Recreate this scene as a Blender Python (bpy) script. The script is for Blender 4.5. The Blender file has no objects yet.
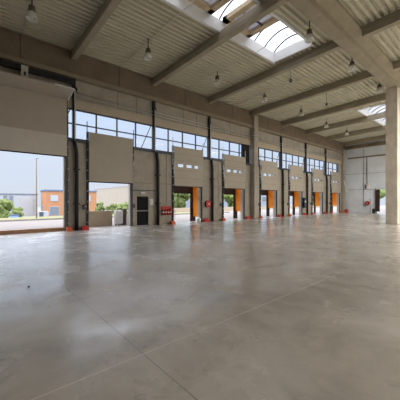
import bpy, bmesh, math, random
from mathutils import Vector, Matrix
random.seed(7)
C = bpy.context.scene.collection
SC = bpy.context.scene

# ------------------------------------------------------------------ camera
cam_data = bpy.data.cameras.new('camera')
cam_data.sensor_width = 36.0
cam_data.lens = 272.0 / 400.0 * 36.0
cam_data.shift_y = 0.0025
cam_data.clip_end = 500
cam = bpy.data.objects.new('camera', cam_data)
C.objects.link(cam)
cam.location = (16.8, 0.0, 1.7)
cam.rotation_euler = (math.radians(90), 0, math.radians(49.2))
SC.camera = cam

# ------------------------------------------------------------------ world, sun, exposure
world = bpy.data.worlds.new('sky')
SC.world = world
world.use_nodes = True
nt = world.node_tree
nt.nodes.clear()
wo = nt.nodes.new('ShaderNodeOutputWorld')
bg = nt.nodes.new('ShaderNodeBackground')
tc = nt.nodes.new('ShaderNodeTexCoord')
sx = nt.nodes.new('ShaderNodeSeparateXYZ')
cr = nt.nodes.new('ShaderNodeValToRGB')
nt.links.new(tc.outputs['Generated'], sx.inputs[0])
nt.links.new(sx.outputs['Z'], cr.inputs[0])
nt.links.new(cr.outputs[0], bg.inputs[0])
nt.links.new(bg.outputs[0], wo.inputs[0])
e = cr.color_ramp.elements
e[0].position = 0.0; e[0].color = (0.375, 0.41, 0.465, 1)
e[1].position = 1.0; e[1].color = (1.25, 1.2, 1.2, 1)
m1 = e.new(0.31); m1.color = (0.39, 0.465, 0.585, 1)
m2 = e.new(0.52); m2.color = (3.9, 4.2, 4.8, 1); m3 = e.new(0.80); m3.color = (1.5, 1.5, 1.55, 1)
bg.inputs[1].default_value = 2.4

sun_d = bpy.data.lights.new('sun', 'SUN')
sun_d.energy = 2.2
sun_d.angle = math.radians(1.5)
sun_d.color = (1.0, 0.95, 0.87)
sun = bpy.data.objects.new('sun', sun_d)
C.objects.link(sun)
sun.rotation_euler = Vector((-0.32, 0.45, -0.85)).to_track_quat('-Z', 'Y').to_euler()

# added fill lamps under the unseen part of the roof, to brighten the hall
def unseen_fill_lamp(x, y, sx_, sy_, power):
    d = bpy.data.lights.new('added_fill', 'AREA')
    d.shape = 'RECTANGLE'; d.size = sx_; d.size_y = sy_
    d.energy = power; d.color = (1.0, 0.95, 0.87)
    o = bpy.data.objects.new('added_fill', d)
    C.objects.link(o)
    o.location = (x, y, 10.55)
for (x, y, p) in ((20, -5, 150), (20, 7, 350), (20, 19, 1900), (20, 31, 6000), (8.1, -7, 100)):
    unseen_fill_lamp(x, y, 2.6, 9.0, p)

vs = SC.view_settings
vs.view_transform = 'Standard'
vs.look = 'None'
vs.gamma = 1.0
vs.use_curve_mapping = False
vs.exposure = -0.40

# ------------------------------------------------------------------ helpers
def P(k):
    return 4.8 + 5.335 * k

class MB:
    def __init__(s):
        s.v = []; s.f = []
    def quadbox(s, pts):
        n = len(s.v)
        s.v += [tuple(p) for p in pts]
        for f in ((0,3,2,1),(4,5,6,7),(0,1,5,4),(1,2,6,5),(2,3,7,6),(3,0,4,7)):
            s.f.append(tuple(n+i for i in f))
        return s
    def box(s, x0, x1, y0, y1, z0, z1):
        x0, x1 = min(x0,x1), max(x0,x1); y0, y1 = min(y0,y1), max(y0,y1); z0, z1 = min(z0,z1), max(z0,z1)
        return s.quadbox([(x0,y0,z0),(x1,y0,z0),(x1,y1,z0),(x0,y1,z0),(x0,y0,z1),(x1,y0,z1),(x1,y1,z1),(x0,y1,z1)])
    def tube(s, pts, r, seg=8, r2=None):
        pts = [Vector(p) for p in pts]
        n0 = len(s.v); N = len(pts)
        up = None
        for i, p in enumerate(pts):
            if i == 0: t = pts[1]-p
            elif i == N-1: t = p-pts[i-1]
            else: t = (pts[i+1]-p).normalized()+(p-pts[i-1]).normalized()
            t.normalize()
            if up is None:
                up = Vector((0,0,1)) if abs(t.z) < 0.9 else Vector((0,1,0))
            a = t.cross(up).normalized(); b = a.cross(t).normalized(); up = b
            rr = r if r2 is None else r+(r2-r)*i/(N-1)
            for k in range(seg):
                an = 2*math.pi*k/seg
                s.v.append(tuple(p+a*math.cos(an)*rr+b*math.sin(an)*rr))
        for i in range(N-1):
            for k in range(seg):
                k2 = (k+1) % seg
                s.f.append((n0+i*seg+k, n0+i*seg+k2, n0+(i+1)*seg+k2, n0+(i+1)*seg+k))
        s.f.append(tuple(n0+k for k in reversed(range(seg))))
        s.f.append(tuple(n0+(N-1)*seg+k for k in range(seg)))
        return s
    def lathe(s, prof, c, seg=16, axis='z'):
        n0 = len(s.v)
        for (r, h) in prof:
            for k in range(seg):
                an = 2*math.pi*k/seg
                a, b = math.cos(an)*r, math.sin(an)*r
                if axis == 'z': s.v.append((c[0]+a, c[1]+b, c[2]+h))
                elif axis == 'x': s.v.append((c[0]+h, c[1]+a, c[2]+b))
                else: s.v.append((c[0]+b, c[1]+h, c[2]+a))
        for i in range(len(prof)-1):
            for k in range(seg):
                k2 = (k+1) % seg
                s.f.append((n0+i*seg+k, n0+i*seg+k2, n0+(i+1)*seg+k2, n0+(i+1)*seg+k))
        s.f.append(tuple(n0+k for k in reversed(range(seg))))
        s.f.append(tuple(n0+(len(prof)-1)*seg+k for k in range(seg)))
        return s
    def prism(s, poly, y0, y1):      # poly in (x, z), extruded along y
        n = len(s.v); N = len(poly)
        for y in (y0, y1):
            for (x, z) in poly: s.v.append((x, y, z))
        s.f.append(tuple(n+i for i in range(N)))
        s.f.append(tuple(n+N+i for i in reversed(range(N))))
        for i in range(N):
            j = (i+1) % N
            s.f.append((n+i, n+N+i, n+N+j, n+j))
        return s
    def build(s, name, mat, parent=None, smooth=False, bevel=0.0, loc=None):
        me = bpy.data.meshes.new(name)
        v = s.v
        if loc is not None:
            v = [(a-loc[0], b-loc[1], c-loc[2]) for (a, b, c) in v]
        me.from_pydata(v, [], s.f)
        bm = bmesh.new(); bm.from_mesh(me)
        bmesh.ops.recalc_face_normals(bm, faces=bm.faces)
        bm.to_mesh(me); bm.free()
        me.materials.append(mat)
        if smooth:
            for p in me.polygons: p.use_smooth = True
        o = bpy.data.objects.new(name, me)
        C.objects.link(o)
        if parent is not None:
            o.parent = parent
        elif loc is not None:
            o.location = loc
        if bevel:
            md = o.modifiers.new('bevel', 'BEVEL'); md.width = bevel; md.segments = 2; md.limit_method = 'ANGLE'
        return o

def tag(o, label, cat, group=None, kind=None):
    if label: o['label'] = label
    if cat: o['category'] = cat
    if group: o['group'] = group
    if kind: o['kind'] = kind
    return o

def thing(name, label, cat, loc=(0,0,0), group=None, rz=0):
    o = bpy.data.objects.new(name, None)
    o.empty_display_size = 0.2
    C.objects.link(o); o.location = loc; o.rotation_euler = (0, 0, rz)
    return tag(o, label, cat, group)

def struct(o):
    o['kind'] = 'structure'
    return o

def dup(root, loc, label=None, group=None, rz=None):
    r = root.copy(); C.objects.link(r); r.location = loc
    if rz is not None: r.rotation_euler = (0, 0, rz)
    if label: r['label'] = label
    if group: r['group'] = group
    for ch in list(root.children):
        c = ch.copy(); C.objects.link(c); c.parent = r
        for g in list(ch.children):
            d = g.copy(); C.objects.link(d); d.parent = c
    return r

def arc(cx, cz, r, a0, a1, n):
    return [(cx+r*math.cos(a0+(a1-a0)*i/n), cz+r*math.sin(a0+(a1-a0)*i/n)) for i in range(n+1)]

# ------------------------------------------------------------------ materials
def mat(name, col, rough=0.7, metal=0.0, var=0.0, scale=3.0, bump=0.0, spec=0.5, stretch=(1,1,1), col2=None, transl=0.0, detail=6):
    m = bpy.data.materials.new(name); m.use_nodes = True
    n = m.node_tree; b = n.nodes['Principled BSDF']
    b.inputs['Base Color'].default_value = (*col, 1)
    b.inputs['Roughness'].default_value = rough
    b.inputs['Metallic'].default_value = metal
    b.inputs['Specular IOR Level'].default_value = spec
    if var or bump or col2:
        t = n.nodes.new('ShaderNodeTexCoord'); mp = n.nodes.new('ShaderNodeMapping')
        mp.inputs['Scale'].default_value = stretch
        no = n.nodes.new('ShaderNodeTexNoise'); no.inputs['Scale'].default_value = scale
        no.inputs['Detail'].default_value = detail; no.inputs['Roughness'].default_value = 0.65
        n.links.new(t.outputs['Object'], mp.inputs[0]); n.links.new(mp.outputs[0], no.inputs['Vector'])
        if var or col2:
            r = n.nodes.new('ShaderNodeValToRGB')
            c2 = col2 or tuple(min(1, c*(1+var)) for c in col)
            c1 = tuple(c*(1-var) for c in col) if not col2 else col
            r.color_ramp.elements[0].position = 0.32; r.color_ramp.elements[0].color = (*c1, 1)
            r.color_ramp.elements[1].position = 0.68; r.color_ramp.elements[1].color = (*c2, 1)
            n.links.new(no.outputs['Fac'], r.inputs[0]); n.links.new(r.outputs[0], b.inputs['Base Color'])
        if bump:
            bp = n.nodes.new('ShaderNodeBump'); bp.inputs['Strength'].default_value = bump
            bp.inputs['Distance'].default_value = 0.02
            n.links.new(no.outputs['Fac'], bp.inputs['Height']); n.links.new(bp.outputs[0], b.inputs['Normal'])
    if transl:
        out = n.nodes['Material Output']
        tr = n.nodes.new('ShaderNodeBsdfTranslucent'); tr.inputs[0].default_value = (*col, 1)
        mx = n.nodes.new('ShaderNodeMixShader'); mx.inputs[0].default_value = transl
        n.links.new(b.outputs[0], mx.inputs[1]); n.links.new(tr.outputs[0], mx.inputs[2])
        n.links.new(mx.outputs[0], out.inputs[0])
    return m

def glass(name, tint, gloss=0.06, transl=0.0, tcol=(0.9,0.9,0.9)):
    m = bpy.data.materials.new(name); m.use_nodes = True
    n = m.node_tree; n.nodes.clear()
    out = n.nodes.new('ShaderNodeOutputMaterial')
    tr = n.nodes.new('ShaderNodeBsdfTransparent'); tr.inputs[0].default_value = (*tint, 1)
    gl = n.nodes.new('ShaderNodeBsdfGlossy'); gl.inputs['Roughness'].default_value = 0.05
    mx = n.nodes.new('ShaderNodeMixShader'); mx.inputs[0].default_value = gloss
    n.links.new(tr.outputs[0], mx.inputs[1]); n.links.new(gl.outputs[0], mx.inputs[2])
    last = mx
    if transl:
        tl = n.nodes.new('ShaderNodeBsdfTranslucent'); tl.inputs[0].default_value = (*tcol, 1)
        m2 = n.nodes.new('ShaderNodeMixShader'); m2.inputs[0].default_value = transl
        n.links.new(mx.outputs[0], m2.inputs[1]); n.links.new(tl.outputs[0], m2.inputs[2])
        last = m2
    n.links.new(last.outputs[0], out.inputs[0])
    return m

M = {}
M['concrete'] = mat('precast_concrete', (0.40, 0.365, 0.31), 0.85, var=0.14, scale=1.3, bump=0.12)
M['lintel'] = mat('lintel_concrete', (0.50, 0.43, 0.34), 0.85, var=0.08, scale=1.5)
M['beam'] = mat('beam_concrete', (0.34, 0.30, 0.22), 0.8, var=0.12, scale=1.2, bump=0.08)
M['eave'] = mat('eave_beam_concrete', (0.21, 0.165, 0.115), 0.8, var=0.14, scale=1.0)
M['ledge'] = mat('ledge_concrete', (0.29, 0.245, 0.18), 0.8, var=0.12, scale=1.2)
M['ballast'] = mat('lamp_ballast', (0.16, 0.13, 0.10), 0.6, var=0.1)
M['column'] = mat('column_concrete', (0.62, 0.56, 0.48), 0.8, var=0.2, scale=2.2, bump=0.15, stretch=(1,1,0.5))
M['deck'] = mat('roof_deck_steel', (0.56, 0.54, 0.42), 0.55, var=0.05, scale=2.0)
M['leaf'] = mat('door_leaf_panel', (0.45, 0.40, 0.33), 0.6, var=0.04, scale=2.0)
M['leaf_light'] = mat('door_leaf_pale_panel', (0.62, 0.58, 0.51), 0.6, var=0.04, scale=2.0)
M['dark'] = mat('dark_steel', (0.018, 0.019, 0.023), 0.5, metal=0.3, var=0.2)
M['frame'] = mat('window_frame_steel', (0.05, 0.065, 0.09), 0.5, var=0.1)
M['galv'] = mat('galvanised_steel', (0.62, 0.63, 0.62), 0.4, metal=0.5, var=0.1, scale=8)
M['pipe'] = mat('pale_conduit', (0.62, 0.62, 0.58), 0.45, metal=0.4, var=0.05)
M['endwall'] = mat('end_wall_panel', (0.68, 0.73, 0.78), 0.75, var=0.1, scale=0.7)
M['plaster'] = mat('hall_wall_panel', (0.50, 0.47, 0.42), 0.8, var=0.05)
M['red'] = mat('red_paint', (0.50, 0.03, 0.025), 0.4, var=0.1)
M['white'] = mat('white_plastic', (0.75, 0.75, 0.73), 0.5, var=0.04)
M['orange'] = mat('orange_steel', (0.62, 0.12, 0.04), 0.5, var=0.12, scale=6)
M['orange_pad'] = mat('orange_shelter_fabric', (0.92, 0.36, 0.02), 0.6, var=0.06, transl=0.35)
M['curtain'] = mat('dark_shelter_fabric', (0.035, 0.016, 0.012), 0.75, var=0.2)
M['door'] = mat('charcoal_door', (0.012, 0.0125, 0.016), 0.75, var=0.1, spec=0.2)
M['timber'] = mat('threshold_board', (0.42, 0.23, 0.13), 0.6, var=0.15, scale=5)
M['tan'] = mat('vent_liner', (0.60, 0.48, 0.32), 0.7, var=0.05)
M['ext_white'] = mat('window_trim_paint', (0.36, 0.36, 0.38), 0.6, var=0.04)
M['pale_clad'] = mat('pale_blue_cladding', (0.25, 0.29, 0.34), 0.6, var=0.05)
M['curb'] = mat('skylight_curb', (0.78, 0.80, 0.80), 0.5, var=0.03)
M['rubber'] = mat('black_rubber', (0.02, 0.02, 0.02), 0.8, var=0.2)
M['lamp_glass'] = mat('lamp_shade_glass', (0.92, 0.93, 0.90), 0.25, var=0.03, transl=0.35)
M['pane'] = glass('window_glass', (0.95, 0.96, 0.98), 0.005)
M['opal'] = glass('skylight_polycarbonate', (0.38, 0.37, 0.38), 0.03, transl=0.5, tcol=(0.48, 0.46, 0.45))
M['vision'] = glass('vision_pane', (0.95, 0.96, 0.97), 0.05)
M['brick'] = mat('orange_brick_cladding', (0.40, 0.19, 0.09), 0.8, var=0.1, scale=2)
M['grey_clad'] = mat('grey_cladding', (0.36, 0.38, 0.41), 0.6, var=0.05)
M['cream_clad'] = mat('cream_cladding', (0.36, 0.315, 0.255), 0.7, var=0.05, scale=.3)
M['roofedge'] = mat('blue_roof_edge', (0.10, 0.15, 0.25), 0.6, var=0.05)
M['darkglass'] = mat('dark_window_glass', (0.16, 0.19, 0.23), 0.15, var=0.1)
M['asphalt'] = mat('yard_concrete', (0.235, 0.21, 0.20), 0.9, var=0.08, scale=0.4)
M['far_ground'] = mat('far_paving', (0.20, 0.19, 0.175), 0.9, var=0.1, scale=0.2)
M['grass'] = mat('dry_grass', (0.15, 0.17, 0.05), 0.95, col2=(0.25, 0.23, 0.12), scale=1.5, bump=0.5)
M['kerb'] = mat('kerb_stone', (0.30, 0.27, 0.24), 0.9, var=0.1)
M['leafgreen'] = mat('tree_foliage', (0.09, 0.13, 0.035), 0.8, col2=(0.25, 0.31, 0.09), scale=2.5, bump=1.0, transl=0.2)
M['bark'] = mat('tree_bark', (0.18, 0.12, 0.08), 0.9, var=0.2, scale=5)
M['parapet'] = mat('beige_parapet_concrete', (0.40, 0.32, 0.235), 0.85, var=0.06)
M['blue'] = mat('blue_container_paint', (0.16, 0.28, 0.50), 0.5, var=0.05)
M['brown'] = mat('dark_brown_paint', (0.08, 0.05, 0.045), 0.6, var=0.1)

# corrugation-like rust free deck keeps real ribs, the floor is a procedural polished slab
def floor_material():
    m = bpy.data.materials.new('polished_concrete_floor'); m.use_nodes = True
    n = m.node_tree; b = n.nodes['Principled BSDF']; L = n.links.new
    t = n.nodes.new('ShaderNodeTexCoord')
    def noise(scale, detail=6, rough=0.6, dist=0.0, off=0, stretch=(1,1,1)):
        mp = n.nodes.new('ShaderNodeMapping'); mp.inputs['Location'].default_value = (off, off*0.7, 0)
        mp.inputs['Scale'].default_value = stretch
        x = n.nodes.new('ShaderNodeTexNoise'); x.inputs['Scale'].default_value = scale
        x.inputs['Detail'].default_value = detail; x.inputs['Roughness'].default_value = rough
        x.inputs['Distortion'].default_value = dist
        L(t.outputs['Object'], mp.inputs[0]); L(mp.outputs[0], x.inputs['Vector'])
        return x.outputs['Fac']
    def ramp(fac, p0, c0, p1, c1):
        r = n.nodes.new('ShaderNodeValToRGB')
        r.color_ramp.elements[0].position = p0; r.color_ramp.elements[0].color = (*c0, 1)
        r.color_ramp.elements[1].position = p1; r.color_ramp.elements[1].color = (*c1, 1)
        L(fac, r.inputs[0]); return r.outputs[0]
    def mix(mode, fac, a, b_):
        x = n.nodes.new('ShaderNodeMix'); x.data_type = 'RGBA'; x.blend_type = mode
        if isinstance(fac, float): x.inputs['Factor'].default_value = fac
        else: L(fac, x.inputs['Factor'])
        L(a, x.inputs[6])
        if isinstance(b_, tuple): x.inputs[7].default_value = (*b_, 1)
        else: L(b_, x.inputs[7])
        return x.outputs[2]
    base = ramp(noise(0.35, 4, 0.55, 0.6), 0.35, (0.43, 0.395, 0.355), 0.65, (0.60, 0.56, 0.51))
    cloud = ramp(noise(1.1, 8, 0.7, 0.4, 11), 0.34, (0.70, 0.69, 0.68), 0.60, (1.0, 1.0, 1.0))
    col = mix('MULTIPLY', 1.0, base, cloud)
    stain = ramp(noise(0.8, 5, 0.6, 1.0, 31), 0.56, (1, 1, 1), 0.70, (0.62, 0.60, 0.59))
    col = mix('MULTIPLY', 0.8, col, stain)
    # saw-cut joints: lines at fixed world positions
    sp = n.nodes.new('ShaderNodeSeparateXYZ'); L(t.outputs['Object'], sp.inputs[0])
    def line(axis, pos, w):
        a = n.nodes.new('ShaderNodeMath'); a.operation = 'SUBTRACT'; L(sp.outputs[axis], a.inputs[0]); a.inputs[1].default_value = pos
        c = n.nodes.new('ShaderNodeMath'); c.operation = 'ABSOLUTE'; L(a.outputs[0], c.inputs[0])
        d = n.nodes.new('ShaderNodeMath'); d.operation = 'LESS_THAN'; L(c.outputs[0], d.inputs[0]); d.inputs[1].default_value = w
        return d.outputs[0]
    col = mix('MIX', line('Y', 1.5, 0.006), col, (0.21, 0.19, 0.165))
    col = mix('MIX', line('X', 14.1, 0.008), col, (0.70, 0.66, 0.60))
    for yy in (9.5, 17.5, 25.5, 33.5):
        col = mix('MIX', line('Y', yy, 0.010), col, (0.20, 0.18, 0.16))
    L(col, b.inputs['Base Color'])
    rr = ramp(noise(0.8, 7, 0.65, 0.25, 5), 0.36, (0.36,)*3, 0.66, (0.52,)*3)
    L(rr, b.inputs['Roughness'])
    b.inputs['Specular IOR Level'].default_value = 0.5
    b.inputs['Coat Weight'].default_value = 0.9; b.inputs['Coat IOR'].default_value = 1.65
    cr_ = ramp(noise(0.8, 7, 0.65, 0.25, 5), 0.36, (0.13,)*3, 0.64, (0.33,)*3); L(cr_, b.inputs['Coat Roughness'])
    bp = n.nodes.new('ShaderNodeBump'); bp.inputs['Strength'].default_value = 0.10; bp.inputs['Distance'].default_value = 0.01
    L(noise(2.2, 3, 0.5, 0, 3), bp.inputs['Height']); L(bp.outputs[0], b.inputs['Normal']); L(bp.outputs[0], b.inputs['Coat Normal'])
    return m
M['floor'] = floor_material()

# ------------------------------------------------------------------ hall shell
X1, Y0, Y1 = 28.0, -14.0, 42.9
def rb(x): return 9.80 + 0.022*x       # underside of the roof beams
def dk(x): return 10.32 + 0.022*x      # underside of the deck ribs

struct(MB().box(-0.25, X1, Y0, Y1+0.3, -0.3, 0.0).build('floor', M['floor']))

def wall_cells(mb, fixed, u0, u1, z0, z1, holes, axis='x', a=-0.25, b=0.0):
    us = sorted({u0, u1} | {min(max(h[i], u0), u1) for h in holes for i in (0, 1)})
    zs = sorted({z0, z1} | {min(max(h[i], z0), z1) for h in holes for i in (2, 3)})
    for i in range(len(us)-1):
        run = None
        for j in range(len(zs)-1):
            cu, cz = (us[i]+us[i+1])/2, (zs[j]+zs[j+1])/2
            hole = any(h[0] < cu < h[1] and h[2] < cz < h[3] for h in holes)
            if not hole:
                if run is None: run = zs[j]
            if hole or j == len(zs)-2:
                top = zs[j] if hole else zs[j+1]
                if run is not None:
                    if axis == 'x': mb.box(a, b, us[i], us[i+1], run, top)
                    else: mb.box(us[i], us[i+1], a, b, run, top)
                    run = None

holes = [(-0.2, 4.27, 0, 4.6), (5.66, 8.33, 0, 3.3), (8.77, 9.77, 0, 2.07)]
for k in range(1, 7):
    holes.append((P(k)+1.75, P(k)+4.33, 0, 4.75))
WIN = [(-13.5, 20.9), (21.6, 41.2)]
SILL, HEAD = 5.25, 7.08
for (a, b) in WIN: holes.append((a, b, SILL, HEAD))
mb = MB(); wall_cells(mb, 0, Y0, Y1+.3, 0, 8.75, holes)
# horizontal panel joints as thin dark strips on the slab face
wall_left = struct(mb.build('wall_left', M['concrete']))
# panel joint strips (dark mastic)
mb = MB()
for k in range(-1, 8):
    for y in (P(k)+2.67, P(k)+4.0):
        if y < 42.5: mb.box(0, 0.006, y-0.02, y+0.02, 7.65, 8.74)
for k in range(0, 7):
    a = P(k)
    segs = [(a+0.5, a+1.72), (a+4.36, a+5.25)] if k else [(a+3.55, a+5.25)]
    if k == 3: segs[0] = (a+0.8, a+1.72)
    for (s0, s1) in segs:
        mb.box(0, 0.005, s0, s1, 2.93, 2.96)
struct(mb.build('trim_1', M['eave']))
# lintel over the window strip, ledge, eave beam
struct(MB().box(-0.25, 0.06, Y0, 42.6, 7.08, 7.62).build('trim_2', M['lintel'], bevel=0.01))
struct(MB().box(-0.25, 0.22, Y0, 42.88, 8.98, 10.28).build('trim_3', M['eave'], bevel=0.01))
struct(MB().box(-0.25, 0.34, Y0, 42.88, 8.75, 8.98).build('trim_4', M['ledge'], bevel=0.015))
mb = MB()
for k in range(-2, 8):
    for y in (P(k)+2.67,):
        if y < 42: mb.box(0.22, 0.226, y-0.015, y+0.015, 9.0, 10.25)
struct(mb.build('trim_5', M['rubber']))

# end wall with dock opening, columns on it
eholes = [(4.40, 5.62, 0, 3.30), (7.05, 8.6, 0, 3.3)]
mb = MB(); wall_cells(mb, 0, -0.25, X1, 0, 11.2, eholes, axis='y', a=Y1, b=Y1+0.3)
struct(mb.build('wall_end', M['endwall']))
mb = MB()
for z in (3.32, 5.6): mb.box(0.3, X1, Y1-0.006, Y1, z, z+0.04)
mb.box(0.6, X1, Y1-0.05, Y1, 7.85, 8.05)
struct(mb.build('trim_6', M['eave']))
mb = MB(); mb.box(0.34, X1, Y1-0.25, Y1, 9.3, 9.75)
struct(mb.build('trim_7', M['eave']))
struct(MB().box(X1, X1+0.3, Y0, Y1+0.3, 0, 11.6).build('wall_right', M['plaster']))
struct(MB().box(-0.25, X1+0.3, Y0-0.3, Y0, 0, 11.6).build('wall_back', M['plaster']))

# corrugated roof deck with openings for the skylights
SKY = [(6.8, 9.42, 4.95, 14.8), (6.8, 9.42, 28.5, 38.5)]
mb = MB()
def deck_strip(x, pitch, y0, y1):
    z0 = dk(x)
    prof = [(x, z0+0.13), (x+0.07, z0+0.13), (x+0.11, z0), (x+0.23, z0), (x+0.27, z0+0.13), (x+pitch, z0+0.13)]
    n = len(mb.v)
    for y in (y0, y1):
        for (a, c) in prof: mb.v.append((a, y, c))
    for i in range(5): mb.f.append((n+i, n+i+1, n+6+i+1, n+6+i))
pitch = 2.62/9
x = 6.8 - pitch*24
while x < X1:
    cuts = [(Y0, Y1+.3)]
    if 6.79 < x < 9.41:
        cuts = [(Y0, SKY[0][2]), (SKY[0][3], SKY[1][2]), (SKY[1][3], Y1+.3)]
    for (a, b) in cuts: deck_strip(x, pitch, a, b)
    x += pitch
deck_o = struct(mb.build('ceiling', M['deck']))
# insulation / roof build-up above the deck so no light leaks
mb = MB()
for (xa, xb, ya, yb) in ((-0.3, 6.8, Y0, Y1+.3), (9.42, X1+.3, Y0, Y1+.3), (6.8, 9.42, Y0, SKY[0][2]), (6.8, 9.42, SKY[0][3], SKY[1][2]), (6.8, 9.42, SKY[1][3], Y1+.3)):
    mb.quadbox([(xa,ya,dk(xa)+.16),(xb,ya,dk(xb)+.16),(xb,yb,dk(xb)+.16),(xa,yb,dk(xa)+.16),(xa,ya,dk(xa)+.4),(xb,ya,dk(xb)+.4),(xb,yb,dk(xb)+.4),(xa,yb,dk(xa)+.4)])
mb.box(-0.3, -0.25, Y0, Y1+.3, 10.2, 10.7)
mb.box(-0.3, X1+.3, Y1, Y1+.3, 10.2, 11.8)
struct(mb.build('ceiling', M['grey_clad']))

# window strip: one window per bay
def window(idx, ya, yb, mull):
    f = MB()
    f.box(-0.20, -0.06, ya, yb, SILL, SILL+0.13)
    f.box(-0.20, -0.06, ya, yb, HEAD-0.05, HEAD)
    f.box(-0.18, -0.08, ya, yb, 6.20, 6.26)
    f.box(-0.18, -0.08, ya, ya+0.04, SILL, HEAD); f.box(-0.18, -0.08, yb-0.04, yb, SILL, HEAD)
    for y in mull: f.box(-0.18, -0.08, y-0.035, y+0.035, SILL, HEAD)
    fo = struct(f.build('window_%d' % idx, M['frame']))
    ledge = MB().box(-0.06, 0.08, ya, yb, SILL-0.10, SILL+0.02).build('window_ledge', M['frame'], fo)
    MB().box(-0.135, -0.125, ya+.02, yb-.02, SILL+.05, HEAD-.02).build('window_pane', M['pane'], fo)
idx = 1
for k in range(-3, 7):
    a = P(k)+0.0; b = P(k+1)
    ms = [P(k)+1.333*i for i in (1, 2, 3)]
    if k == -3: a = -13.5; 
    if k == 2: b = 20.9
    if k == 3: a = 21.6
    if k == 6: b = 41.2
    ms = [y for y in ms if a+0.2 < y < b-0.2]
    ms = ms if k not in (2, 3) else ms
    window(idx, a, b, ms); idx += 1
# opaque dark louvres either side of the big column
for (ya, yb, w) in ((19.65, 20.72, 'left'), (21.75, 22.3, 'right')):
    t = thing('wall_louvre', 'dark louvred panel in the window strip, %s of the big wall column' % w, 'louvre', (0.0, (ya+yb)/2, 5.3), 'dark louvres beside the wall column')
    mb = MB()
    mb.box(-0.05, 0.05, ya, ya+0.05, 5.3, 7.05).box(-0.05, 0.05, yb-0.05, yb, 5.3, 7.05).box(-0.05, 0.05, ya, yb, 6.98, 7.05).box(-0.05, 0.05, ya, yb, 5.3, 5.37)
    o = mb.build('louvre_frame', M['dark'], t); 
    mb2 = MB()
    z = 5.4
    while z < 6.95:
        mb2.quadbox([(-.04,ya+.05,z),(.03,ya+.05,z-.03),(.03,yb-.05,z-.03),(-.04,yb-.05,z),(-.04,ya+.05,z+.10),(.03,ya+.05,z+.02),(.03,yb-.05,z+.02),(-.04,yb-.05,z+.10)])
        z += 0.1
    o2 = mb2.build('louvre_blades', M['dark'], t)
    for q in (o, o2): q.location = (0, -(ya+yb)/2, -5.3)

# ------------------------------------------------------------------ concrete frame
ordn = ['first', 'second', 'third', 'fourth', 'fifth', 'sixth', 'seventh', 'eighth']
def beam_mesh(xa, xb, name, label, y, cat='beam', group=None):
    w, h = 0.155, 0.52
    mb = MB()
    # I-like precast section: flange below, slightly narrower web
    def sec(x, zb):
        return [(x, -w, zb), (x, w, zb), (x, w, zb+0.30), (x, w-0.035, zb+0.34), (x, w-0.035, zb+h), (x, -w+0.035, zb+h), (x, -w+0.035, zb+0.34), (x, -w, zb+0.30)]
    A = sec(xa, rb(xa)); B = sec(xb, rb(xb)); 
    mb.v = A+B; N = 8
    mb.f = [tuple(range(N))[::-1], tuple(range(N, 2*N))]+[(i, (i+1)%N, N+(i+1)%N, N+i) for i in range(N)]
    o = mb.build(name, M['beam'], None)
    o.location = (0, y-0.07, 0)
    return tag(o, label, cat, group)
for k in range(-3, 8):
    y = P(k)
    if k == 7: y = 42.2
    if k < 0:
        d = 'concrete roof beam meeting the wall left of the picture edge'
        if k < -0: pass
    names = {0: 'leftmost concrete roof beam seen meeting the eave, above the post right of the widest door',
             1: 'concrete roof beam crossing the skylight, landing above the post right of the charcoal door',
             2: 'concrete roof beam between the big skylight corner and the red hose reel bay',
             3: 'concrete roof beam landing on the big round-shouldered wall column',
             4: 'concrete roof beam next beyond the wall column, just before the far skylight',
             5: 'concrete roof beam crossing under the near end of the far skylight',
             6: 'concrete roof beam crossing under the far end of the far skylight',
             7: 'last concrete roof beam, running along the end wall'}
    names[3] = 'concrete roof beam landing on the big concrete wall column'
    if k < 0: continue
    beam_mesh(0.22, 10.58, 'roof_beam', names[k], y, group='concrete roof beams on the dock side')
for k, d in ((2, 'short upper concrete roof beam right of the long girder, nearest the top right corner'), (3, 'concrete roof beam right of the girder, just above the free column head'),
             (4, 'concrete roof beam behind the free column'), (5, 'concrete roof beam beyond the free column, over the end bay')):
    beam_mesh(11.72, X1, 'roof_beam', d, P(k), group='concrete roof beams beyond the girder')
for i, (k, xa, xb) in enumerate(((-1, 11.72, X1), (0, 11.72, X1), (1, 11.72, X1), (-1, 0.22, 10.58))):
    w_ = beam_mesh(xa, xb, 'trim_%d' % (8+i), None, P(k), cat=None)  # unseen roof beams, numbered among the trim
    struct(w_)

g = MB().prism([(10.61,10.02),(11.2,10.02),(11.2,10.30),(11.70,10.42),(11.70,10.60),(10.61,10.60)], Y0, Y1-0.26).build('roof_girder', M['beam'], bevel=0.03)
tag(g, 'long deep concrete girder running from the top edge down to the free column', 'girder')
c = MB().box(-0.37, 0.37, -0.36, 0.36, 0, 10.02).build('concrete_column', M['column'], bevel=0.03)
c.location = (10.88, 23.98, 0)
tag(c, 'tall free-standing square concrete column at the right edge, stained and worn', 'column')
c2 = MB().box(-0.20, 0.26, -0.30, 0.30, 0, 9.95).build('concrete_column', M['concrete'], bevel=0.02)
c2.location = (0.24, 21.25, 0)
tag(c2, 'thick concrete wall column from floor to eave in the middle of the dock wall', 'column')
c3 = MB().box(-0.18, 0.18, -0.3, 0.3, 0, 9.3).build('concrete_column', M['concrete'], bevel=0.02)
c3.location = (0.20, 42.3, 0)
tag(c3, 'concrete column standing in the far corner between dock wall and end wall', 'column')

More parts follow.
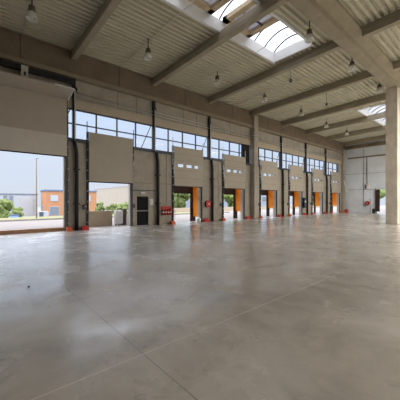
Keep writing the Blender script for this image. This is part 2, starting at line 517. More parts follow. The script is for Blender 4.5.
# steel posts with brace rods and downpipes at each bay line
def post_label(k):
    return {0: 'right of the widest open door', 1: 'right of the charcoal door', 2: 'above the round red hose reel',
            4: 'first one past the big wall column', 5: 'second one past the big wall column', 6: 'third one past the big wall column'}[k]
first_post = first_pipe = None
for k in (0, 1, 2, 4, 5, 6):
    loc = (0.0, P(k), 5.2)
    if first_post is None:
        t = thing('steel_post', 'dark steel post against the window strip, '+post_label(k), 'post', loc, 'dark steel window posts')
        p = MB().box(0.005, 0.20, -0.12, 0.04, 0.0, 3.85).build('post_shaft', M['dark'], t)
        MB().tube([(0.27, -0.03, 0.05), (0.27, -0.03, 2.9)], 0.035).build('conduit', M['galv'], t)
        MB().tube([(-0.03, -0.18, 1.85), (-0.03, -0.95, 0.15)], 0.028).build('brace_rod', M['frame'], t)
        MB().box(0.02, 0.16, 0.05, 0.14, 2.9, 3.1).build('bracket', M['dark'], t)
        first_post = t
    else:
        dup(first_post, loc, 'dark steel post against the window strip, '+post_label(k))
for k in (0, 1, 2, 4, 5, 6):
    loc = (0.17, P(k)+(0.10 if k == 0 else 0.27), 0.0)
    lab = 'black downpipe on the concrete pier, below the post '+post_label(k)
    if first_pipe is None:
        t = thing('downpipe', lab, 'pipe', loc, 'black downpipes on the piers')
        MB().tube([(0,0,0.0),(0,0,4.3),(0,-0.02,4.55),(0,-0.06,4.8),(0,-0.12,5.15)], 0.105, 12).build('pipe', M['dark'], t, smooth=True)
        MB().box(-0.165,0.14,-0.15,0.15,1.5,1.56).build('pipe_clamp', M['dark'], t); MB().box(-0.165,0.14,-0.15,0.15,3.5,3.56).build('pipe_clamp', M['dark'], t)
        first_pipe = t
    else:
        dup(first_pipe, loc, lab)

# horizontal conduits on the upper wall
for (z, xx, lab) in ((7.98, 0.10, 'upper pale conduit running the length of the wall above the windows'), (7.75, 0.16, 'lower pale conduit running the length of the wall above the windows')):
    mb = MB().tube([(xx, 4.95, z), (xx, 20.9, z)], 0.03).tube([(xx, 21.6, z), (xx, 42.0, z)], 0.03)
    mb.tube([(xx, 20.9, z), (0.56, 20.9, z), (0.56, 21.6, z), (xx, 21.6, z)], 0.03)
    tag(mb.build('wall_conduit', M['pipe'], smooth=True), lab, 'conduit', 'pale conduits above the windows')

# ------------------------------------------------------------------ dock doors
def leaf_sections(z0, z1, ya, yb, n, x0=0.06, x1=0.12):
    mb = MB(); h = (z1-z0)/n
    for i in range(n):
        mb.box(x0, x1, ya, yb, z0+i*h+0.006, z0+(i+1)*h-0.006)
    mb.box(x0+0.01, x1-0.01, ya+.01, yb-.01, z0, z1)
    return mb

def track(parent, y, z0, z1, s):
    mb = MB().box(0.01, 0.13, y, y+s*0.05, z0, z1).box(0.01, 0.035, y, y+s*0.11, z0, z1)
    tr = mb.build('track', M['frame'], parent)
    mb = MB()
    z = z0+0.4
    while z < z1-0.2:
        mb.box(0.035, 0.16, y+s*0.05, y+s*0.09, z, z+0.06); z += 0.62
    mb.build('track_bracket', M['galv'], tr)

dock_names = {1: 'first right of the charcoal door', 2: 'just right of the round hose reel',
              3: 'just past the big wall column', 4: '', 5: 'last but one before the far corner', 6: 'last before the far corner'}
dock_names[4] = 'left of the dark control cabinet'

# -- vertical-lift dock door prototype (origin at the bay post line)
W0, W1 = 1.68, 4.47
t = thing('dock_door', 'raised beige sectional door with three small windows, '+dock_names[1], 'door', (0, P(1), 0), 'raised sectional dock doors')
# leaf with three window cut-outs
z0, z1 = 2.84, 5.80
wins = [(W0+0.30, W0+0.86), (W0+1.12, W0+1.68), (W0+1.92, W0+2.46)]
mb = MB()
wall_cells(mb, 0, W0, W1, z0, z1, [(a, b, 4.27, 4.50) for a, b in wins], a=0.16, b=0.21)
leaf_o = mb.build('door_leaf', M['leaf'], t)
for (a, b) in wins:
    f = MB().box(0.155,0.222,a-.03,b+.03,4.24,4.27).box(0.155,0.222,a-.03,b+.03,4.50,4.53).box(0.155,0.222,a-.03,a,4.27,4.50).box(0.155,0.222,b,b+.03,4.27,4.50).build('vision_window', M['leaf'], t)
    MB().box(0.18,0.19,a,b,4.27,4.50).build('window_pane', M['vision'], f)
mb = MB()
for z in (3.43, 4.02, 4.75, 5.28): mb.box(0.2095, 0.213, W0, W1, z, z+0.012)
mb.build('section_joints', M['eave'], leaf_o)
MB().box(0.155, 0.215, W0, W1, 2.78, 2.84).build('bottom_seal', M['rubber'], t)
for (y, s) in ((W0+0.0, -1), (W1, 1)):
    track(t, y, 0.0, 5.85, s)
    MB().tube([(0.13, y+s*0.10, 4.4), (0.13, y+s*0.10, 6.45)], 0.025, 8).build('spring', M['galv'], t)
dock_proto = t
for k in range(2, 7):
    dup(dock_proto, (0, P(k), 0), 'raised beige sectional door with three small windows, '+dock_names[k])

# -- plain door of the second bay
t = thing('drive_in_door', 'half raised plain beige sectional door over the low parapet and bushes', 'door', (0, P(0), 0))
lo = leaf_sections(2.88, 5.82, 0.80, 3.62, 5, 0.16, 0.21).build('door_leaf', M['leaf'], t)
MB().box(0.155, 0.215, 0.80, 3.62, 2.82, 2.88).build('bottom_seal', M['rubber'], t)
for (y, s) in ((0.80, -1), (3.62, 1)):
    track(t, y, 0.0, 5.85, s)
    MB().tube([(0.13, y+s*0.10, 4.4), (0.13, y+s*0.10, 6.45)], 0.025, 8).build('spring', M['dark'], t)

# -- widest door at the left edge
t = thing('wide_sectional_door', 'wide raised sectional door at the left edge with its top section leaning inward', 'door', (0, 2.0, 0))
ya, yb = -2.7, 2.36
leaf_sections(5.42, 7.45, ya, yb, 3, 0.16, 0.22).build('door_leaf', M['leaf'], t)
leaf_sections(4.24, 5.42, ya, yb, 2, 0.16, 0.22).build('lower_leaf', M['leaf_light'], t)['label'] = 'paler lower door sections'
mb = MB()
mb.quadbox([(0.16,ya,7.46),(0.22,ya,7.44),(0.22,yb,7.44),(0.16,yb,7.46),(1.43,ya,7.68),(1.46,ya,7.62),(1.46,yb,7.62),(1.43,yb,7.68)])
mb.build('top_section', M['leaf'], t)
MB().tube([(0.24, yb+.03, 7.40), (1.48, yb+.03, 7.66)], 0.03).tube([(1.48, yb+.03, 7.66), (1.48, yb-0.9, 7.67)], 0.03).build('roller_arm', M['white'], t)
MB().box(0.155, 0.225, ya, yb, 4.18, 4.24).build('bottom_seal', M['rubber'], t)
track(t, yb+.02, 0.0, 7.6, 1)
MB().box(0.25, 0.42, -3.5, 2.65, 8.36, 8.62).build('shaft_rail', M['dark'], t)
hb = MB().box(0.22, 0.46, 0.15, 0.45, 8.0, 8.62).build('hanger_bracket', M['pipe'], t)
MB().box(0.46, 0.47, 0.25, 0.35, 8.1, 8.3).build('bolt_plate', M['dark'], hb)
b = MB().box(-0.20, -0.06, -0.2, 4.26, 0.0, 0.2).build('threshold_board', M['timber'])
tag(b, 'brown board lying across the threshold of the widest open door', 'board')

# -- personnel door
t = thing('personnel_door', 'charcoal single personnel door with a push bar in the pier', 'door', (0, 9.27, 0))
MB().box(-0.14, -0.08, -0.45, 0.45, 0.01, 2.02).build('door_leaf', M['door'], t)
MB().box(-0.2, 0.02, -0.5, -0.45, 0, 2.07).box(-0.2, 0.02, 0.45, 0.5, 0, 2.07).box(-0.2, 0.02, -0.45, 0.45, 2.02, 2.07).build('door_frame', M['leaf'], t)
pb = MB().tube([(-0.03, -0.40, 1.02), (-0.03, 0.40, 1.02)], 0.022).box(-0.08,-0.03,-0.41,-0.36,0.99,1.05).box(-0.08,-0.03,0.36,0.41,0.99,1.05).build('push_bar', M['galv'], t)
MB().tube([(0.0, -0.3, 2.0), (0.06, -0.1, 1.98), (0.02, 0.1, 2.0)], 0.02).box(-0.08, 0.0, 0.05, 0.35, 1.93, 2.01).build('door_closer', M['dark'], t)
for y in (-0.44,): MB().box(-0.08,-0.06,y,y+.03,0.3,0.42).box(-0.08,-0.06,y,y+.03,1.6,1.72).build('hinge', M['galv'], t)
l = MB().box(0.0, 0.09, 9.08, 9.42, 2.20, 2.32).build('emergency_light', M['white'], bevel=0.01)
tag(l, 'small white emergency light box above the charcoal door', 'light')
s = MB().box(0.0, 0.012, 9.86, 10.12, 1.42, 1.85).build('wall_notice', M['white'])
tag(s, 'small pale notice board on the pier right of the charcoal door', 'notice')
r = MB().box(0.0, 0.06, 8.46, 10.28, 2.40, 2.45).build('cable_tray', M['frame'])
tag(r, 'thin dark cable tray above the charcoal door', 'tray')

# -- dock shelters outside
sides = {1: 'first', 2: 'second', 3: 'third', 4: 'fourth', 5: 'fifth', 6: 'last'}
def shelter(k, zb):
    t = thing('dock_shelter', 'dark shelter curtain with orange side pad outside the %s dock opening' % sides[k], 'shelter', (0, P(k), 0), 'dock shelters outside the doors')
    a, b = 1.75, 4.33
    MB().box(-0.96, -0.92, a-0.3, b+0.5, 2.30, 3.85).build('header_curtain', M['curtain'], t)
    MB().box(-0.96, -0.92, a-0.15, a+0.42, 0.0, 2.30).build('side_curtain', M['curtain'], t)
    MB().box(-0.96, -0.92, b-0.24, b+0.32, 0.0, 2.30).build('side_curtain', M['curtain'], t)
    MB().box(-0.92, -0.25, b+0.03, b+0.12, zb, 3.85).build('side_pad', M['orange_pad'], t, bevel=0.02)['label'] = 'bright orange side pad'
    MB().box(-0.92, -0.25, a-0.12, a-0.03, zb, 3.85).build('side_pad', M['orange_pad'], t, bevel=0.02)['label'] = 'bright orange side pad'
    return t
for k, zb in zip(range(1, 7), (0.40, 0.70, 0.95, 1.0, 1.0, 1.0)):
    shelter(k, zb)

# -- orange jamb guards at the foot of each opening
def guard(y, dy, lab, h=0.24, m='orange'):
    mb = MB().quadbox([(0.17,y,0),(0.46,y,0),(0.46,y+dy,0),(0.17,y+dy,0),(0.17,y+.03,h),(0.27,y+.03,h),(0.27,y+dy-.03,h),(0.17,y+dy-.03,h)])
    o = mb.build('track_guard', M[m], bevel=0.012)
    tag(o, lab, 'guard', 'orange guards at the door jambs')
guard(4.32, 0.30, 'orange steel guard at the right foot of the widest door opening')
guard(5.12, 0.42, 'red steel guard at the left foot of the parapet door opening', 0.24, 'red')
sides = {1: 'first', 2: 'second', 3: 'third', 4: 'fourth', 5: 'fifth', 6: 'last'}
for k in range(1, 7):
    guard(P(k)+1.30, 0.36, 'orange steel guard at the left foot of the %s dock opening' % sides[k])
    guard(P(k)+4.60, 0.45, 'red steel guard at the right foot of the %s dock opening' % sides[k], 0.28, 'red')
# rail beside first dock
rr = MB().tube([(0.2, 11.86, 0.38), (0.2, 11.86, 1.05), (0.2, 11.6, 1.05)], 0.02).build('safety_hook', M['red'])
tag(rr, 'thin red hooked rod above the orange guard left of the first dock', 'rod')

# -- fire equipment
t = thing('extinguisher_rack', 'red wall board on the pier right of the charcoal door', 'rack', (0.0, 11.18, 0.98))
MB().box(0.0, 0.05, -0.42, 0.42, 0.0, 0.34).build('board', M['red'], t, bevel=0.01)
for i in range(4):
    y = 11.18-0.33+0.22*i
    e_ = thing('fire_extinguisher', 'small red fire extinguisher hanging on the red board, %s from the left' % ordn[i], 'fire extinguisher', (0.125, y, 0.68), 'extinguishers on the red board')
    MB().lathe([(0.05,0),(0.08,0.02),(0.08,0.32),(0.05,0.38),(0.02,0.40),(0.02,0.43)], (0,0,0), 12).build('cylinder', M['red'], e_, smooth=True)
    MB().lathe([(0.0815,0.16),(0.0815,0.25)], (0,0,0), 12).build('paper_band', M['white'], e_)
    MB().box(-0.02,0.09,-0.012,0.012,0.42,0.45).build('lever', M['dark'], e_)
def reel(name, loc, axis, label):
    t = thing('hose_reel', label, 'hose reel', loc, 'red fire hose reels')
    R = 0.29
    mb = MB().lathe([(0.05,0.04),(R,0.04),(R,0.07),(R*0.55,0.075),(R*0.55,0.20),(R,0.205),(R,0.235),(0.05,0.235)], (0,0,0), 24, axis)
    mb.build('reel_drum', M['red'], t, smooth=False)
    prof = [(R*0.56,0.08)]+[(R*0.90+(0.012 if i%2 else -0.012), 0.085+0.014*i) for i in range(8)]+[(R*0.56,0.198)]
    MB().lathe(prof, (0,0,0), 24, axis).build('hose', M['rubber'], t, smooth=True)
    MB().lathe([(0.045,0.235),(0.06,0.25),(0.05,0.265),(0.0,0.266)], (0,0,0), 12, axis).build('hub', M['white'], t)
    if axis == 'x': MB().box(0, 0.05, -0.06, 0.06, -0.14, 0.14).build('wall_bracket', M['galv'], t)
    else: MB().box(-0.06, 0.06, 0, 0.05, -0.14, 0.14).build('wall_bracket', M['galv'], t)
    return t
reel('a', (0.0, 15.26, 1.46), 'x', 'round red fire hose reel on the dock wall between the first and second docks')
r2 = reel('b', (3.24, Y1, 1.40), 'y', 'round red fire hose reel on the end wall below the white electrical box')
r2.rotation_euler = (0, 0, math.pi)
for ch in r2.children:   # y-axis lathe goes +y; turned so it comes off the end wall
    pass

for k in range(1, 7):
    o = MB().tube([(0.04, P(k)+1.12, 0.9 if k > 1 else 1.35), (0.04, P(k)+1.12, 5.1)], 0.022, 6).build('wall_conduit', M['pipe'])
    tag(o, 'thin pale vertical conduit on the pier left of the %s dock opening' % sides[k], 'conduit', 'thin vertical pier conduits')
# control boxes
def box_thing(name, label, cat, x0, x1, y0, y1, z0, z1, m, lid=None):
    t = thing(name, label, cat, ((x0+x1)/2, (y0+y1)/2, z0))
    cx, cy = (x0+x1)/2, (y0+y1)/2
    MB().box(x0-cx, x1-cx, y0-cy, y1-cy, 0, z1-z0).build('housing', M[m], t, bevel=0.01)
    return t
t = box_thing('control_box', 'small dark door control box on the pier left of the parapet door', 'control box', 0.0, 0.12, 5.27, 5.50, 1.22, 1.48, 'frame')
MB().lathe([(0.03,0.06),(0.03,0.09)], (0,-0.04,0.17), 10, 'x').build('push_button', M['red'], t)
MB().lathe([(0.025,0.06),(0.025,0.085)], (0,0.05,0.17), 10, 'x').build('push_button', M['white'], t)
for k in range(1, 7):
    y = P(k)+(-1.0 if k == 99 else 1.38)
    if k == 1: y = P(0)+3.78
    t = box_thing('control_box', 'small dark door control box beside the %s' % ('left jamb of the charcoal door' if k == 1 else '%s dock opening' % sides[k]), 'control box', 0.0, 0.10, y-0.08, y+0.08, 1.25, 1.5, 'frame')
    MB().lathe([(0.025,0.05),(0.025,0.075)], (0,0,0.15), 10, 'x').build('push_button', M['red'], t)
t = box_thing('control_cabinet', 'dark control cabinet on the pier between the fourth and fifth docks', 'cabinet', 0.0, 0.3, P(5)-0.72, P(5)-0.22, 0.9, 2.1, 'dark')
MB().box(0.15, 0.158, -0.2, 0.2, 0.1, 1.1).build('cabinet_door', M['frame'], t)
MB().box(0.158, 0.17, -0.12, 0.12, 0.62, 0.85).build('display', M['white'], t)
t = box_thing('electrical_box', 'pale electrical box on the end wall above the red hose reel', 'electrical box', 2.95, 3.45, Y1-0.25, Y1, 3.35, 4.05, 'white')
MB().box(-0.24, -0.03, -0.135, -0.125, 0.05, 0.65).build('box_door', M['frame'], t)
mb = MB().tube([(2.72, Y1-.04, 1.0), (2.72, Y1-.04, 9.2)], 0.025).tube([(2.72, Y1-.04, 1.0), (3.1, Y1-.04, 1.0)], 0.03)
tag(mb.build('wall_conduit', M['eave']), 'long dark vertical conduit on the end wall, left of the electrical box', 'conduit', 'end wall conduits')
mb = MB().tube([(3.15, Y1-.06, 4.05), (3.15, Y1-.06, 7.82)], 0.05)
tag(mb.build('wall_conduit', M['eave']), 'dark conduit dropping to the electrical box on the end wall', 'conduit', 'end wall conduits')
t = thing('dock_light', 'white jointed dock light arm hanging in the far corner', 'lamp', (0.5, 42.0, 4.1))
MB().tube([(-0.1, 0, 0.6), (0.1, -0.05, 0.0), (0.3, -0.1, -0.9)], 0.08).build('arm', M['white'], t)
MB().lathe([(0.05,0),(0.12,0.06),(0.13,0.2),(0.05,0.24)], (0.3,-0.1,-1.12), 12).build('lamp_head', M['white'], t, smooth=True)
guard_o = MB().box(0.4, 0.75, 42.3, 42.7, 0, 0.5).build('corner_guard', M['red'], bevel=0.02)
tag(guard_o, 'red guard block on the floor in the far corner', 'guard')
# end wall dock: dark leaf edge
t = thing('end_wall_door', 'dark open door leaf at the left jamb of the end wall opening', 'door', (4.30, Y1-0.05, 0))
MB().box(-0.08, 0.45, -0.12, -0.04, 0.25, 3.25).build('door_leaf', M['curtain'], t)
MB().box(-0.12, -0.08, -0.12, 0.04, 0, 3.45).build('door_frame', M['eave'], t)
b = box_thing('waste_bin', 'small dark bin standing by the end wall opening', 'bin', 4.05, 4.35, Y1-0.9, Y1-0.6, 0, 0.6, 'dark')
MB().box(-0.17, 0.17, -0.17, 0.17, 0.6, 0.64).build('lid', M['rubber'], b)
po = MB().tube([(3.7, Y1-.5, 0), (3.7, Y1-.5, 2.0)], 0.04).build('floor_post', M['eave'])
tag(po, 'thin dark post standing left of the end wall opening', 'post')

# white sack by the first dock
bm = bmesh.new(); bmesh.ops.create_icosphere(bm, subdivisions=3, radius=0.2)
for v in bm.verts:
    n_ = math.sin(v.co.x*23+1)*math.cos(v.co.y*19)*0.02+math.sin(v.co.z*31)*0.012
    v.co = Vector((v.co.x*0.8, v.co.y*0.9, v.co.z*1.15))*(1+n_*4)
    if v.co.z < -0.17: v.co.z = -0.17
    v.co.z += 0.17
me = bpy.data.meshes.new('white_sack'); bm.to_mesh(me); bm.free(); me.materials.append(M['white'])
for p in me.polygons: p.use_smooth = True
o = bpy.data.objects.new('white_sack', me); C.objects.link(o); o.location = (0.15, 14.25, 0)
tag(o, 'small white crumpled sack on the floor at the right jamb of the first dock', 'sack')

# ------------------------------------------------------------------ skylights
for si, (xa, xb, ya, yb) in enumerate(SKY):
    lab = 'arched translucent skylight %s' % ('in the roof above the charcoal door bays, nearest' if si == 0 else 'in the roof behind the free column, farthest')
    t = thing('skylight', lab, 'skylight', ((xa+xb)/2, (ya+yb)/2, dk((xa+xb)/2)), 'arched roof skylights')
    cx, cy = (xa+xb)/2, (ya+yb)/2; zc = dk(cx); hw = (xb-xa)/2; hl = (yb-ya)/2
    mb = MB().box(-hw, -hw+0.12, -hl, hl, -0.12, 0.5).box(hw-0.12, hw, -hl, hl, -0.02, 0.5).box(-hw, hw, -hl, -hl+0.12, -0.07, 0.5).box(-hw, hw, hl-0.12, hl, -0.07, 0.5)
    mb.build('curb', M['curb'], t)
    rise = 0.55; R = (hw*hw+rise*rise)/(2*rise); half = math.asin(hw/R)
    pr = [(R*math.sin(-half+2*half*i/14), 0.5+R*math.cos(-half+2*half*i/14)-R+rise) for i in range(15)]
    v = MB(); n = 15
    for y in (-hl, hl):
        for (x, z) in pr: v.v.append((x, y, z))
    for i in range(14): v.f.append((i, i+1, n+i+1, n+i))
    v.f.append(tuple(range(n))); v.f.append(tuple(range(n, 2*n)))
    v.build('vault_glazing', M['opal'], t, smooth=False)
    nr = 10
    for i in range(nr+1):
        y = -hl+0.1+(2*hl-0.2)*i/nr
        MB().tube([(x*0.985, y, z-0.03) for (x, z) in pr], 0.042, 6).build('arch_rib', M['frame'], t)
# smoke vents inside the nearest skylight
def vent(x0, x1, y0, y1, z, lab):
    cx, cy = (x0+x1)/2, (y0+y1)/2
    t = thing('smoke_vent', lab, 'vent', (cx, cy, z), 'tan smoke vents in the skylight')
    a, b = (x1-x0)/2, (y1-y0)/2
    mb = MB().box(-a, -a+.3, -b, b, 0, .22).box(a-.3, a, -b, b, 0, .22).box(-a, a, -b, -b+.3, 0, .22).box(-a, a, b-.3, b, 0, .22)
    mb.build('vent_frame', M['tan'], t)
    MB().box(-a+.3, a-.3, -b+.3, b-.3, .16, .19).build('vent_pane', M['opal'], t)
    MB().box(-.04, .04, -b+.3, b-.3, 0.04, .1).build('actuator', M['frame'], t)
vent(6.98, 8.9, 7.2, 9.22, 10.90, 'tan framed smoke vent in the near skylight, cut by the top picture edge')
vent(6.98, 9.2, 10.0, 12.15, 10.90, 'tan framed smoke vent in the near skylight, above the crossing beam')

# ------------------------------------------------------------------ pendant lamps and conduits
lp = None
def lamp(x, y, z, lab):
    global lp
    top = dk(x)
    if lp is None:
        t = thing('pendant_lamp', lab, 'lamp', (x, y, z), 'high bay pendant lamps')
        MB().tube([(0,0,0.45),(0,0,1.10)], 0.025, 6).build('stem', M['dark'], t)
        MB().lathe([(0.05,0.46),(0.12,0.44),(0.14,0.27),(0.15,0.22),(0.10,0.20)], (0,0,0), 14).build('ballast', M['ballast'], t, smooth=True)
        MB().lathe([(0.09,0.22),(0.14,0.18),(0.18,0.08),(0.215,-0.03),(0.225,-0.10),(0.21,-0.10),(0.20,-0.03),(0.165,0.07),(0.12,0.16),(0.05,0.19)], (0,0,0), 20).build('shade', M['lamp_glass'], t, smooth=True)
        MB().lathe([(0.02,0.15),(0.06,0.12),(0.085,0.02),(0.06,-0.06),(0.01,-0.08)], (0,0,0), 12).build('bulb', M['white'], t, smooth=True)
        lp = t
        return t
    return dup(lp, (x, y, z), lab)
for (x, y, z, lab) in ((3.5, 2.13, 9.46, 'white shaded pendant lamp at the top left, above the widest door'),
        (3.86, 7.47, 9.47, 'white shaded pendant lamp above the charcoal door bay'),
        (3.75, 12.8, 9.62, 'white shaded pendant lamp above the first dock'),
        (3.7, 18.14, 9.75, 'white shaded pendant lamp above the second dock'),
        (3.9, 23.47, 9.68, 'white shaded pendant lamp above the third dock'),
        (3.8, 28.81, 9.55, 'white shaded pendant lamp above the fourth dock'),
        (3.8, 34.15, 9.6, 'white shaded pendant lamp above the fifth dock'),
        (10.2, 12.8, 9.66, 'white shaded pendant lamp beside the girder, at the near skylight corner'),
        (10.2, 18.14, 9.88, 'white shaded pendant lamp beside the girder, right of the skylight'),
        (10.2, 23.3, 9.9, 'white shaded pendant lamp just left of the free column head')):
    lamp(x, y, z, lab)
for i, (x, y, z) in enumerate(((7.58, 15.47, 9.26), (7.43, 20.8, 9.05))):
    t = thing('beam_detector', 'small dark detector hanging under the roof beam, %s' % ('nearer one, below the near skylight' if i == 0 else 'farther one, near the girder'), 'detector', (x, y, z), 'hanging detectors')
    MB().tube([(0,0,0.1),(0,0,rb(x)-z)], 0.012, 6).build('cord', M['dark'], t)
    MB().lathe([(0.03,-0.12),(0.08,-0.08),(0.09,0.08),(0.03,0.12)], (0,0,0), 12).build('detector_body', M['frame'], t, smooth=True)
bays = ['above the widest door', 'above the charcoal door', 'above the first dock', 'above the second dock', 'above the third dock', 'above the fourth dock', 'above the fifth dock', 'above the last dock']
for k in range(-1, 7):
    y = P(k)+2.67
    z = lambda x: dk(x)-0.03
    o = MB().tube([(0.25, y+0.1, z(0.25)), (10.55, y+0.1, z(10.55))], 0.02, 6).build('ceiling_conduit', M['pipe'])
    tag(o, 'thin conduit under the roof deck '+bays[k+1], 'conduit', 'thin conduits under the roof deck')

# ------------------------------------------------------------------ outside
struct(MB().box(-16.0, -0.25, -60, 160, -0.35, -0.04).build('yard', M['asphalt']))
mb = MB(); mb.box(-160, -32, -90, 220, -2.4, -2.0)
mb.quadbox([(-32,-90,-2.4),(-16,-90,-0.5),(-16,220,-0.5),(-32,220,-2.4),(-32,-90,-2.0),(-16,-90,-0.05),(-16,220,-0.05),(-32,220,-2.0)])
struct(mb.build('far_ground', M['far_ground']))
o = MB().box(-15.6, -11.5, -40, 30, -0.04, 0.06).build('grass_strip', M['grass']); tag(o, 'strip of dry grass between the yard and the street', 'grass', kind='stuff')
o = MB().box(-11.5, -11.2, -40, 30, -0.04, 0.10).build('kerb', M['kerb']); struct(o)

# street lamp
t = thing('street_lamp', 'tall thin grey street lamp seen through the widest door', 'street lamp', (-12.2, 5.0, 0.06))
MB().tube([(0,0,0),(0,0,5.6)], 0.055, 8, 0.03).build('pole', M['ballast'], t)
MB().tube([(0,0,5.55),(0.05,0.25,5.65)], 0.03, 6).build('arm', M['ballast'], t)
MB().box(-0.05, 0.10, 0.12, 0.32, 5.6, 5.66).build('lamp_head', M['galv'], t)

def building(name, label, x0, x1, y0, y1, z0, z1, m, edge, wins=(), swins=(), cat='building', eh=0.35):
    t = thing(name, label, cat, ((x0+x1)/2, (y0+y1)/2, z0))
    cx, cy = (x0+x1)/2, (y0+y1)/2
    w = MB().box(x0-cx, x1-cx, y0-cy, y1-cy, 0, z1-z0).build('walls', M[m], t)
    MB().box(x0-cx-.15, x1-cx+.15, y0-cy-.15, y1-cy+.15, z1-z0, z1-z0+eh).build('roof', M[edge], t)
    for (ya, yb, za, zb, mm) in wins:
        f = MB().box(x1-cx, x1-cx+.12, ya-cy-.1, yb-cy+.1, za-z0-.1, zb-z0+.1).build('window', M['ext_white'], t)
        MB().box(x1-cx+.12, x1-cx+.14, ya-cy, yb-cy, za-z0, zb-z0).build('pane', M[mm], f)
    for (xa, xb, za, zb, mm) in swins:
        f = MB().box(xa-cx-.1, xb-cx+.1, y0-cy-.12, y0-cy, za-z0-.1, zb-z0+.1).build('window', M['ext_white'], t)
        MB().box(xa-cx, xb-cx, y0-cy-.14, y0-cy-.12, za-z0, zb-z0).build('pane', M[mm], f)
    return t
building('brick_building', 'orange two-storey building with white windows and a dark blue roof edge', -66, -60, 15.3, 27.9, -2.0, 4.2, 'brick', 'roofedge',
         [(16.4, 18.0, 1.7, 3.1, 'grey_clad'), (20.6, 22.0, 1.7, 3.1, 'grey_clad'), (16.2, 18.2, -1.8, 0.2, 'darkglass'), (20.8, 22.0, -1.2, 0.2, 'darkglass'), (25.0, 26.2, 1.7, 3.1, 'grey_clad')],
         [(-64.5, -63.4, -1.0, 0.4, 'darkglass')])
building('warehouse', 'long pale grey warehouse left of the orange building', -90, -66.5, -30, 14.6, -2.0, 3.35, 'grey_clad', 'darkglass',
         [(7.2, 8.0, -0.5, 3.1, 'darkglass'), (8.4, 9.2, -0.5, 3.1, 'darkglass'), (10.6, 13.6, -1.9, 2.6, 'ext_white'), (-4.0, -1.0, -0.5, 2.5, 'darkglass')], eh=0.25)
building('warehouse', 'large cream warehouse with a blank wall right of the orange building', -118, -62, 48, 80, -2.0, 7.4, 'cream_clad', 'ext_white', eh=0.5)
building('warehouse', 'pale bluish white building seen through the third and fourth docks', -60, -42, 58, 92, -2.0, 6.5, 'pale_clad', 'roofedge',
         [(60+5*i, 62.6+5*i, 1.6, 3.2, 'darkglass') for i in range(6)])
# far low wall behind the docks
o = MB().box(-22.3, -22.0, 20, 130, -0.9, 0.45).build('boundary_wall', M['parapet']); tag(o, 'low tan boundary wall beyond the yard, seen through the docks', 'wall')

# trees
def tree(x, y, z, r, h, lab, grp, name='tree', seed=0):
    rnd = random.Random(seed)
    t = thing(name, lab, 'tree' if name == 'tree' else 'bush', (x, y, z), grp)
    bm = bmesh.new()
    nb = 26
    for i in range(nb):
        a = rnd.uniform(0, 6.283); rr = r*math.sqrt(rnd.random())*0.85; zz = rnd.uniform(0.30, 0.92)*h
        f = 1-abs(zz/h-0.6)*1.1
        rad = r*rnd.uniform(0.22, 0.38)
        mtx = Matrix.Translation((rr*f*math.cos(a), rr*f*math.sin(a), zz))
        res = bmesh.ops.create_icosphere(bm, subdivisions=2, radius=rad, matrix=mtx)
        for v in res['verts']:
            c0 = mtx.translation
            v.co = c0+(v.co-c0)*rnd.uniform(0.72, 1.25)
    me = bpy.data.meshes.new('foliage'); bm.to_mesh(me); bm.free(); me.materials.append(M['leafgreen'])
    f = bpy.data.objects.new('foliage', me); C.objects.link(f); f.parent = t
    MB().tube([(0,0,0),(0.05,0.02,h*0.35),(0,0,h*0.6)], 0.05*h*0.5, 8, 0.03*h*0.4).build('trunk', M['bark'], t, smooth=True)
tree(-36, 4.0, -2.0, 1.9, 4.2, 'round green tree at the left edge before the grey warehouse', None, seed=1)
tree(-33, 5.9, -2.0, 1.0, 2.7, 'small yellowish bush right of the round tree at the left edge', None, 'bush', seed=2)
for i, (px, rr, hh) in enumerate(((100, 0.95, 3.8), (108.5, 0.7, 2.9), (115, 0.85, 3.3), (124, 1.2, 3.5))):
    u = (px-200)/272.0; dx = -.757+u*.653; dy = .653+u*.757; tt = 48
    tree(16.8+dx*tt, dy*tt, -2.0, rr, hh, 'green bush seen through the parapet door, %s from the left' % ordn[i], 'bushes before the cream warehouse', 'bush', seed=10+i)
for i in range(9):
    tree(-27-(i%3)*2.5, 28.5+i*3.4, -1.8, 3.0, 6.6+(i%2)*1.2, 'leafy tree beyond the boundary wall behind the first two docks, %s from the left' % (ordn+['ninth'])[i], 'trees behind the first docks', seed=30+i)
for i in range(6):
    tree(-27-(i%2)*3, 88+i*5.5, -1.8, 3.4, 7.0+(i%2), 'leafy tree beyond the boundary wall behind the last docks, %s from the left' % ordn[i], 'trees behind the last docks', seed=50+i)
# tree beyond end wall opening
tree(-2.0, 60.0, 0, 3.0, 6.0, 'bright green tree seen through the end wall opening', None, seed=70)
struct(MB().box(-0.25, 60, Y1+0.3, 120, -0.35, -0.04).build('rear_yard', M['asphalt']))

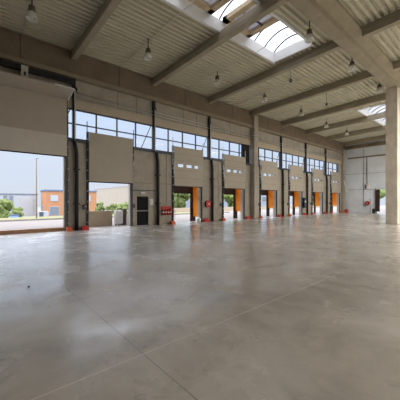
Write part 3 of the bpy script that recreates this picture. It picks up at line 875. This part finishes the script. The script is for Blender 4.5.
# parapet and objects just outside the second door
o = MB().box(-2.1, -1.85, 5.9, 7.9, -0.04, 1.02).build('parapet', M['parapet'], bevel=0.015); tag(o, 'low beige parapet wall just outside the second opening', 'wall')
t = thing('service_cabinet', 'white service cabinet on dark feet outside, right of the low parapet', 'cabinet', (-1.75, 8.3, -0.04))
MB().box(-0.15, 0.15, -0.28, 0.28, 0.12, 1.05).build('housing', M['white'], t, bevel=0.015)
for y in (-0.22, 0.0, 0.18): MB().box(-0.1, 0.1, y, y+.06, 0, 0.12).build('foot', M['rubber'], t)
o = MB().box(-1.95, -1.65, 8.62, 8.90, -0.04, 1.12).build('brown_locker', M['brown'], bevel=0.02); tag(o, 'dark brown locker outside between the white cabinet and the white bollard', 'locker')
t = thing('bollard', 'white bollard with a dark strap outside at the right jamb of the second opening', 'bollard', (-1.7, 9.1, -0.04))
MB().lathe([(0.13,0),(0.13,1.0),(0.08,1.08),(0.0,1.09)], (0,0,0), 16).build('bollard_body', M['white'], t, smooth=True)
MB().tube([(0.1,0.18,1.15),(0.14,0.14,0.8),(0.1,0.2,0.15)], 0.04, 8).build('strap', M['frame'], t)
# blue container, grey utility cabinet far out
t = thing('waste_container', 'small blue container on the street below the round tree', 'container', (-30, 5.35, -1.8))
MB().box(-0.6, 0.6, -0.45, 0.45, 0.1, 1.5).build('container_body', M['blue'], t, bevel=0.05)
MB().box(-0.65, 0.65, -0.5, 0.5, 1.5, 1.6).build('lid', M['frame'], t)
t = thing('utility_cabinet', 'grey utility cabinets at the foot of the street lamp', 'cabinet', (-24, 8.0, -1.0))
MB().box(-0.3, 0.3, -0.75, 0.4, 0, 1.35).build('housing', M['grey_clad'], t, bevel=0.03)
MB().box(0.3, 0.32, -0.70, -0.2, 0.1, 1.25).build('cabinet_door', M['frame'], t)

# small debris on the floor
for i, (x, y, s) in enumerate(((10.35, 0.25, 0.02), (10.55, 0.95, 0.02))):
    bm = bmesh.new(); bmesh.ops.create_icosphere(bm, subdivisions=1, radius=s)
    rnd = random.Random(i)
    for v in bm.verts: v.co *= rnd.uniform(0.7, 1.3)
    mz = min(v.co.z for v in bm.verts)
    for v in bm.verts: v.co.z -= mz
    me = bpy.data.meshes.new('floor_debris'); bm.to_mesh(me); bm.free(); me.materials.append(M['dark'])
    o = bpy.data.objects.new('floor_debris', me); C.objects.link(o); o.location = (x, y, 0)
    tag(o, 'tiny dark crumb on the polished floor near the left edge, %s one' % ('left' if i == 0 else 'right'), 'debris', 'dark crumbs on the floor')
